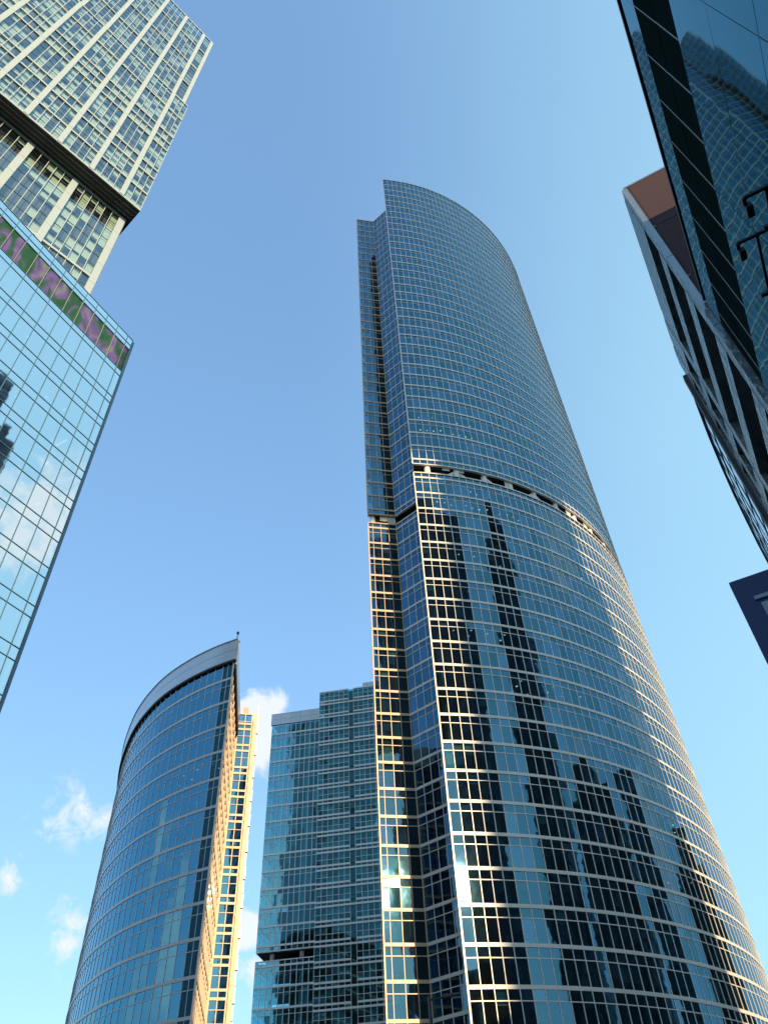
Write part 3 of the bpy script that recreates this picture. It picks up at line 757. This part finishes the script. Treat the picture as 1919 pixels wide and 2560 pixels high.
# ------------------------------------------------------------------ cantilevered residential tower behind it
def home_tower():
    D = 75.0; dr = az_dir(40.5); n = Vector((dr.y, -dr.x, 0))
    p1 = D * math.sin(rad(77.15)); s1 = D * math.cos(rad(77.15))
    b1 = V2(-36.65, D) - dr * s1
    root = thing('residential_tower', 'sunlit pale stone residential tower with an overhanging upper part above the mirror block', 'tower', (b1.x, b1.y, 0))
    bl = Building(root)
    bm = MB(); dk = MB()
    def wall(base, sL, sR, pil, rows, pilw, z_top_pil):
        """rows: (z0, z1, sub transoms); bands sit on the row edges"""
        edges = sorted(set([r[0] for r in rows] + [r[1] for r in rows]))
        a, b = base + dr * sL, base + dr * sR
        for z in edges:
            m = MB(); strip(m, [a, b], z - .30, z + .30, .24, .1); m.build('stone_band', 'home_stone', root)
        pil = [s for s in pil if sL < s < sR + .1]
        for s in pil:
            q = base + dr * s
            cuts = [rows[0][0] + (rows[-1][1] - rows[0][0]) * k / 8 for k in range(9)]
            for za, zb in zip(cuts[:-1], cuts[1:]):
                m = MB(); post(m, q, n, za + .03, zb - .03, pilw, .34, .1); m.build('pilaster_panel', 'home_stone', root)
        cutset = sorted([sL] + pil + [sR])
        for c0, c1 in zip(cutset[:-1], cutset[1:]):
            e0 = c0 + (pilw / 2 if c0 in pil else 0); e1 = c1 - (pilw / 2 if c1 in pil else 0)
            if e1 - e0 < .3: continue
            k = max(1, round((e1 - e0) / 1.5)); wd = (e1 - e0) / k
            for i in range(1, k):
                q = base + dr * (e0 + wd * i)
                m = MB(); post(m, q, n, rows[0][0], rows[-1][1], .11, .12, .1); m.build('mullion', 'home_bar', root)
            for (z0, z1, sub) in rows:
                zz = [z0 + .34 + (z1 - z0 - .68) * j / sub for j in range(sub + 1)]
                for i in range(k):
                    q = base + dr * (e0 + wd * i)
                    for za, zb in zip(zz[:-1], zz[1:]):
                        seen = za > 118
                        bl.pane((q.x, q.y, za), dr, n, wd, zb - za, 'home_glass', .35, seen)
                        u = q - n * .4; v = u + dr * wd
                        r = rnd.random()
                        if r < .48:
                            h = (zb - za) * rnd.choice((.45, .8, 1.0)); bm.quad((u.x, u.y, zb - h), (v.x, v.y, zb - h), (v.x, v.y, zb), (u.x, u.y, zb))
                        elif r < .32 and zb - za > 2:
                            dk.box(Vector((q.x, q.y, zb - 1.0)) + n * .02 + dr * .1, dr * (wd - .2), n * .22, (0, 0, .10))
            for (z0, z1, sub) in rows:
                for j in range(1, sub):
                    z = z0 + .34 + (z1 - z0 - .68) * j / sub
                    m = MB(); strip(m, [base + dr * e0, base + dr * e1], z - .05, z + .05, .05, .06); m.build('transom', 'blue_frame', root)
    Z = lambda t: t * D + EYE
    pil = [12.3 - 6.7 * k for k in range(9)]
    low_rows = [(Z(2.0248), Z(2.1276), 3), (Z(2.1276), Z(2.2377), 3), (Z(2.2377), Z(2.2956), 1), (Z(2.2956), Z(2.4644), 4), (Z(2.4644), Z(2.5211), 1), (Z(2.5211), Z(2.58), 1), (Z(2.58), Z(2.7579), 4), (Z(2.7579), Z(2.9019), 4)]
    wall(b1, -40, s1, pil, low_rows, .95, 0)
    b2 = b1 - n * .9
    hi_rows = [(Z(2.9019), Z(3.12), 6), (Z(3.12), Z(3.3272), 6), (Z(3.3272), Z(3.56), 6), (Z(3.56), Z(3.7672), 6)]
    wall(b2, -40, s1 - .75, pil + [s1 - 1.3], hi_rows, .95, 0)
    # recessed lower part
    b3 = b1 - n * 3.4
    lo_rows = [(Z(1.30), Z(1.42), 3), (Z(1.42), Z(1.55), 3), (Z(1.55), Z(1.6784), 3), (Z(1.6784), Z(2.0148), 7)]
    wall(b3, -40, 15.84, [4.81 - 9.1 * k for k in range(5)] + [15.1], lo_rows, 1.25, 0)
    # soffit and volumes
    q = [b1 + dr * -40 + n * .2, b1 + dr * s1 + n * .2, b1 + dr * s1 - n * 30, b1 + dr * -40 - n * 30]
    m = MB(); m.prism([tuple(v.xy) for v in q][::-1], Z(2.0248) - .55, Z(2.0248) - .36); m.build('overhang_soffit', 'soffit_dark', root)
    for k in range(3):
        m = MB(); strip(m, [b1 + dr * -40 - n * (.6 + .9 * k), b1 + dr * (s1 - .3) - n * (.6 + .9 * k)], Z(2.0248) - .66, Z(2.0248) - .56, .05, .05); m.build('soffit_strip', 'joint_metal', root)
    for (bs, sr, za, zb) in ((b1, s1, Z(2.0248) - .3, Z(2.9019) + .3), (b2, s1 - .75, Z(2.9019) + .3, Z(3.7672)), (b3, 15.84, .1, Z(2.0148))):
        m = MB(); m.box(Vector((bs.x, bs.y, za)) + dr * -40 - n * 30, dr * (40 + sr - .1), n * 28.6, (0, 0, zb - za)); m.build('inner_volume', 'core_wall', root)
        m = MB(); m.box(Vector((bs.x, bs.y, za)) + dr * (sr - .1) - n * 29, dr * .14, n * 29.1, (0, 0, zb - za)); m.build('end_wall', 'home_stone', root)
    m = MB(); m.box(Vector((b3.x, b3.y, .2)) + dr * -40, dr * 55.8, n * .1, (0, 0, Z(1.30) - .5)); m.build('lower_wall', 'home_stone', root)
    for (bs, sr, za, zb) in ((b1, s1, Z(2.0248) - .3, Z(2.9019) + .3), (b2, s1 - .75, Z(2.9019) + .4, Z(3.7672)), (b3, 15.84, .2, Z(2.0148))):
        m = MB(); m.box(Vector((bs.x, bs.y, za)) + dr * -40 - n * 30.6, dr * (40 + sr - .3), n * .5, (0, 0, zb - za)); m.build('rear_wall', 'home_stone', root)
    # glass balustrade and crown posts on the roof
    for k in range(20):
        q = b2 + dr * (s1 - 1.5 - 1.5 * k)
        m = MB(); post(m, q, n, Z(3.7672), Z(3.7672) + 1.8, .12, .1, .1); m.build('roof_post', 'home_bar', root)
    stuff(bm.build('window_blinds', 'blind_green', root)); stuff(dk.build('window_vents', 'black_metal', root))
    bl.finish()
home_tower()

# ------------------------------------------------------------------ the dark row on the right
RD = az_dir(26.7); RN = Vector((-RD.y, RD.x, 0)) ; RP = 5.0          # RN points to the street (azimuth 296.7)
RB = -RN * RP
def W_(s, z, off=0.0): q = RB + RD * s + RN * off; return Vector((q.x, q.y, z))
# facade points run right-to-left seen from the street, so the outward normal of (b -> a) is RN
def right_near():
    s0, s1 = -30.0, 20.6
    root = thing('dark_glass_block', 'dark teal glass block with a black band under its roof at the right edge', 'building', (W_(10, 0).x, W_(10, 0).y, 0))
    bl = Building(root)
    H = 5.63 * RP + EYE; z1 = 5.22 * RP + EYE; z0 = 4.40 * RP + EYE
    T = -RD
    def pane(sa, sb, za, zb, mat, name='window_pane', off=0.0):
        bl.pane(W_(sb, za, off), T, RN, sb - sa, zb - za, mat, .10, name=name)
    j = [8.36 - 1.45 * k for k in range(-9, 27)]
    j = sorted([x for x in j if s0 < x < s1] + [s0, s1])
    for a, b in zip(j[:-1], j[1:]):
        m = MB(); m.box(W_(a + .02, z0 + .02, -.12), RD * (b - a - .04), RN * .10, (0, 0, (z1 - z0) / 2 - .04)); m.build('band_panel', 'dark_band', root)
        m = MB(); m.box(W_(a + .02, (z0 + z1) / 2 + .0, -.12), RD * (b - a - .04), RN * .11, (0, 0, (z1 - z0) / 2 - .02)); m.build('band_panel', 'dark_band', root)
        m = MB(); m.box(W_(a - .025, z0 + .02, -.06), RD * .03, RN * .06, (0, 0, z1 - z0 - .04)); m.build('band_joint', 'joint_metal', root)
        pane(a, b, z1 + .02, H - .12, 'dark_glass')
    m = MB(); m.box(W_(s0, H - .12, -.4), RD * (s1 - s0), RN * .45, (0, 0, .14)); m.build('roof_edge', 'black_metal', root)
    zs = [z0 - 2.95 * k for k in range(9)] + [.3]
    jj = [6.8 - 2.9 * k for k in range(-5, 14)]; jj = sorted([x for x in jj if s0 < x < s1] + [s0, s1])
    for za, zb in zip(zs[1:], zs[:-1]):
        for a, b in zip(jj[:-1], jj[1:]): pane(a + .012, b - .012, za + .012, zb - .012, 'dark_glass')
    for z in zs[1:-1]:
        m = MB(); m.box(W_(s0, z - .012, -.05), RD * (s1 - s0), RN * .045, (0, 0, .024)); m.build('joint_line', 'black_metal', root)
    for s in jj:
        m = MB(); m.box(W_(s - .012, .3, -.05), RD * .024, RN * .04, (0, 0, z0 - .3)); m.build('joint_line', 'black_metal', root)
    m = MB(); m.box(W_(s0, .1, -12), RD * (s1 - s0 - .05), RN * 11.6, (0, 0, H - .6)); m.build('inner_volume', 'core_wall', root)
    m = MB(); m.box(W_(s1 - 14, H - .5, -11), RD * 8.5, RN * 6.5, (0, 0, 11.5)); m.build('shade_box', 'roofing', root)  # unseen box added on the roof to shade the brown end wall
    bl.finish()
    # projecting dark frames on the facade
    for (px, py, L_, D_, lab) in ((1890, 586, 0.5, 1.9, 'black steel frame projecting from the dark glass facade, the lower one'),
                                  (1912, 468, 0.5, 1.0, 'black steel frame projecting from the dark glass facade, cut by the picture edge')):
        r = px_ray(px, py); den = r.dot(RN); u = (-RP) / den                     # wall plane RN.x = -RP
        P = Vector((0, 0, EYE)) + r * u
        fo = thing('projecting_frame', lab, 'steel frame', P, 'steel frames on the dark glass facade')
        m = MB(); m.bar(P, P + RN * L_, .08); arm = m.build('arm', 'black_metal', fo)
        m = MB(); m.bar(P - RD * .0, P + RD * D_, .08); m.build('rail', 'black_metal', fo)
        m = MB(); m.bar(P + RN * L_, P + RN * L_ + RD * .3, .09); m.build('return_arm', 'black_metal', fo)
        m = MB(); m.bar(P + RD * D_ , P + RD * D_ + RN * .22, .10); m.build('arm', 'black_metal', fo)
        m = MB(); m.box(P + RN * (L_ - .12) + RD * .15 - Vector((0, 0, .2)), RN * .16, RD * .3, (0, 0, .2)); m.build('lamp_head', 'black_metal', arm)
right_near()
def right_mid():
    s0, s1 = 20.7, 33.5
    root = thing('banded_stone_block', 'stone-banded block with brown end wall rising behind the dark glass block', 'building', (W_(26, 0).x, W_(26, 0).y, 0))
    H = 40.3 + EYE; off = .12
    # end wall of wide panels
    for k in range(3):
        for q in range(6):
            za = 12 + q * 5.0; zb = min(za + 4.96, H)
            m = MB(); m.box(W_(s0, za, -(.9 + 4.2 * k) - 4.16 + .9), RD * .2, RN * 4.14, (0, 0, zb - za)); m.build('wall_panel', 'brown_panel', root)
    m = MB(); m.box(W_(s0 + .25, .1, -12.5), RD * (s1 - s0 - .4), RN * 12.1, (0, 0, H - .25)); m.build('inner_volume', 'core_wall', root)
    m = MB(); m.box(W_(s0 - .02, H - .1, -12.6), RD * (s1 - s0), RN * 12.72, (0, 0, .14)); m.build('roof_edge', 'stone_band', root)
    ss = [(s0, s0 + .62), (28.75, 29.55), (31.1, 31.7), (32.55, 33.1)]
    zt = [H - .1]
    bz = []
    z = H - .1; bz.append((z - 3.6, z))
    z = 36.7 + EYE
    while z > 4: bz.append((z - 3.8, z - 2.55)); z -= 3.8
    for za, zb in bz:
        for a, b in zip([x[1] for x in ss[:-1]], [x[0] for x in ss[1:]]):
            m = MB(); m.box(W_(a - .01, za, -.15), RD * (b - a + .02), RN * .42, (0, 0, zb - za)); m.build('stone_band', 'stone_band', root)
    for a, b in ss:
        cuts = [2, 9, 16, 22, 28, 34, H - .1]
        for c0, c1 in zip(cuts[:-1], cuts[1:]):
            m = MB(); m.box(W_(a, c0 + .02, -.15), RD * (b - a), RN * .40, (0, 0, c1 - c0 - .04)); m.build('stone_pier', 'stone_band', root)
    bl = Building(root)
    for a, b in zip([x[1] for x in ss[:-1]], [x[0] for x in ss[1:]]):
        for (za, zb), (na, nb_) in zip(bz[1:], bz[:-1]):
            k = max(1, round((b - a) / 2.0)); wd = (b - a) / k
            for i in range(k): bl.pane(W_(b - wd * i, zb, -.25), -RD, RN, wd, na - zb, 'shade_glass', .1)
            m = MB(); m.box(W_(a, zb + .05, .02), RD * (b - a), RN * .05, (0, 0, .05)); m.build('guard_rail', 'joint_metal', root)
    m = MB(); m.box(W_(s1 - .4, .1, -.3), RD * .5, RN * .75, (0, 0, H - 1.5)); m.build('dark_fin', 'black_metal', root)
    m = MB(); m.box(W_(s0 + .2, H, -5.6), RD * .8, RN * .6, (0, 0, 1.2)); m.build('roof_box', 'brown_panel', root)
    bl.finish()
right_mid()
def right_far():
    H = 40.3 + EYE
    path = [(33.7, 5.0), (37, 5.03), (40.3, 5.13), (43.6, 5.3), (46.9, 5.52), (50.2, 5.8), (53.5, 6.1), (56.8, 6.45), (60, 6.85), (64, 7.4)]
    fine = []
    for (a, pa), (b, pb) in zip(path[:-1], path[1:]):
        for k in range(2): fine.append((a + (b - a) * k / 2, pa + (pb - pa) * k / 2))
    fine.append(path[-1])
    P = [RD * s - RN * q for s, q in fine][::-1]
    root = thing('lattice_glass_block', 'slightly curved glass block with a fine dark grid beyond the stone-banded block', 'building', (P[4].x, P[4].y, 0))
    bl = Building(root); vn = vnormals(P)
    lv = [H - .2 - 2.6 * k for k in range(16)]
    for za, zb in zip(lv[1:], lv[:-1]):
        for i in range(len(P) - 1):
            tt, nn = tn(P[i], P[i + 1]); bl.pane((P[i].x, P[i].y, za), tt, nn, (P[i + 1] - P[i]).length, zb - za, 'lattice_glass', .3)
        m = MB(); strip(m, P, zb - .05, zb + .05, .03, .08, vn); m.build('transom', 'blue_frame', root)
    for i, p in enumerate(P):
        m = MB(); post(m, p, vn[i], .3, H - .2, .07, .025, .08); m.build('mullion', 'blue_frame', root)
    m = MB(); strip(m, P, H - .2, H, .10, .4, vn); m.build('coping', 'blue_frame', root)
    m = MB(); strip(m, P, .1, H - .4, -.35, 8.0, vn); m.build('inner_volume', 'core_wall', root)
    bl.finish()
right_far()

# ------------------------------------------------------------------ blue sign, street lamp
def sign():
    r = px_ray(1820, 1457); d = 11.0 / math.hypot(r.x, r.y)
    P = Vector((0, 0, EYE)) + r * d
    T = az_dir(117.0); N_ = az_dir(207.0)
    root = thing('sign_pylon', 'dark blue sign panel with grey strokes at the right edge', 'sign', (P.x, P.y, 0))
    hgt = 5.4
    m = MB(); m.box(P - Vector((0, 0, hgt)) - N_ * .12, T * 3.4, N_ * .12, (0, 0, hgt)); panel = m.build('panel', 'sign_blue', root)
    m = MB(); m.box(P - Vector((0, 0, P.z)) - N_ * .5 + T * .8, T * 1.8, N_ * .34, (0, 0, P.z - .3)); m.build('support', 'black_metal', root)
    def at(px, py):
        q = px_ray(px, py); O = Vector((0, 0, EYE)); u = (P - O).dot(N_) / q.dot(N_); return O + q * u
    a, b, c = at(1780 + 760 / 7.374, 1400 + 690 / 7.374), at(1780 + 790 / 7.374, 1400 + 750 / 7.374), at(1780 + 900 / 7.374, 1400 + 800 / 7.374)
    h = (a - b).z
    m = MB(); m.box(Vector((a.x, a.y, b.z)) + N_ * .004, T * 1.05, N_ * .03, (0, 0, h)); m.build('sign_stroke', 'sign_grey', panel)
    m = MB(); m.box(c + N_ * .004 - Vector((0, 0, .52)), T * .13, N_ * .03, (0, 0, .52)); m.build('sign_stroke', 'sign_grey', panel)
sign()
def lamp():
    def at(px, py, d=33.0):
        q = px_ray(px, py); u = d / q.y; return Vector((0, 0, EYE)) + q * u
    top = at(1073, 2500); tip = at(1149, 2490)
    root = thing('street_lamp', 'black street lamp with a flat head in front of the tall tower', 'street lamp', (top.x, top.y, 0))
    m = MB(); m.cyl(top, .085, 0, top.z - 2.5, 12); m.build('pole', 'black_metal', root, True)
    m = MB(); m.cyl(top, .065, top.z - 2.5, top.z + .1, 12); m.build('pole', 'black_metal', root, True)
    e = Vector((tip.x, tip.y, top.z + .12))
    d = (e - top); d.z = 0; d.normalize()
    m = MB(); m.bar(top, top + d * .55 + Vector((0, 0, .06)), .07); m.build('arm', 'black_metal', root)
    a = top + d * .5 + Vector((0, 0, .06)); s = Vector((-d.y, d.x, 0))
    m = MB()
    m.box8([a - s * .12 + Vector((0, 0, -.03)), a + s * .12 + Vector((0, 0, -.03)), e + s * .17 + Vector((0, 0, -.02)), e - s * .17 + Vector((0, 0, -.02)),
            a - s * .10 + Vector((0, 0, .09)), a + s * .10 + Vector((0, 0, .09)), e + s * .13 + Vector((0, 0, .05)), e - s * .13 + Vector((0, 0, .05))])
    head = m.build('lamp_head', 'black_metal', root)
    q = a + d * .35
    m = MB(); m.box(q - s * .08 - Vector((0, 0, .045)), d * .32, s * .16, (0, 0, .02)); m.build('lens', 'white_column', head)
lamp()

# ------------------------------------------------------------------ neighbours behind the viewer, seen mirrored in the glass, with towers added to cast shade
def neighbour(name, label, vols, mat='city_dark', band='city_band', rot=0.0):
    x0, y0 = vols[0][0], vols[0][1]
    root = thing(name, label, 'tower', (x0, y0, 0), 'towers mirrored in the glass')
    c, s = math.cos(rad(rot)), math.sin(rad(rot))
    for (x, y, wx, wy, za, zb) in vols:
        X, Y = Vector((c, s, 0)), Vector((-s, c, 0)); o = Vector((x, y, za)) - X * wx / 2 - Y * wy / 2
        m = MB(); m.box(o, X * wx, Y * wy, (0, 0, zb - za)); m.build('body', mat, root)
        g = MB(); z = za + 4
        while z < zb:
            g.box(o + Vector((0, 0, z - za)) - X * .15 - Y * .15, X * (wx + .3), Y * (wy + .3), (0, 0, .6)); z += 4.0
        k = 3.0
        while k < wx:
            g.box(o + X * k - Y * .2, X * .25, Y * (wy + .4), (0, 0, zb - za)); k += 6.0
        stuff(g.build('floor_bands', band, root))
neighbour('mirrored_tower', 'stepped dark tower mirrored in the middle of the curved tower', [(150, 8, 40, 32, .0, 222), (154, 8, 30, 26, 222, 238), (143, 12, 13, 13, 238, 258)], rot=-20)
neighbour('cantilever_shade_tower', 'very tall dark tower added behind the viewer to shade the upper curved tower, mirrored in its left edge', [(123.9, -146.8, 30, 30, 0, 220), (134.6, -142.5, 90, 34, 220, 366)], rot=21.5)  # cantilever added and shaped so its upper block shades the curved tower
neighbour('mirrored_office_slab', 'dark office slab mirrored low in the left part of the curved tower', [(73, -9, 27, 22, 0, 118), (77, -9, 18, 18, 118, 138)], rot=0)
neighbour('mirrored_dark_block', 'black stepped block mirrored low at the right of the curved tower', [(120, 142, 26, 26, 0, 68), (118, 142, 12, 12, 68, 78)], rot=10)
neighbour('mirrored_teal_slab', 'narrow teal slab mirrored at the right of the curved tower', [(106, 106, 14, 11, 0, 86)], mat='city_teal', rot=0)
neighbour('mirrored_low_block', 'dark block mirrored in the lower right of the curved tower, left of the teal slab', [(101, 80, 24, 28, 0, 80), (103, 76, 14, 14, 80, 92)], rot=0)
neighbour('shade_slab', 'plain dark slab added behind the viewer to shade the curved face of the prow block', [(28.6, -66, 19.5, 14, 0, 166)], rot=0)  # unseen slab added to keep direct sun off the prow curve
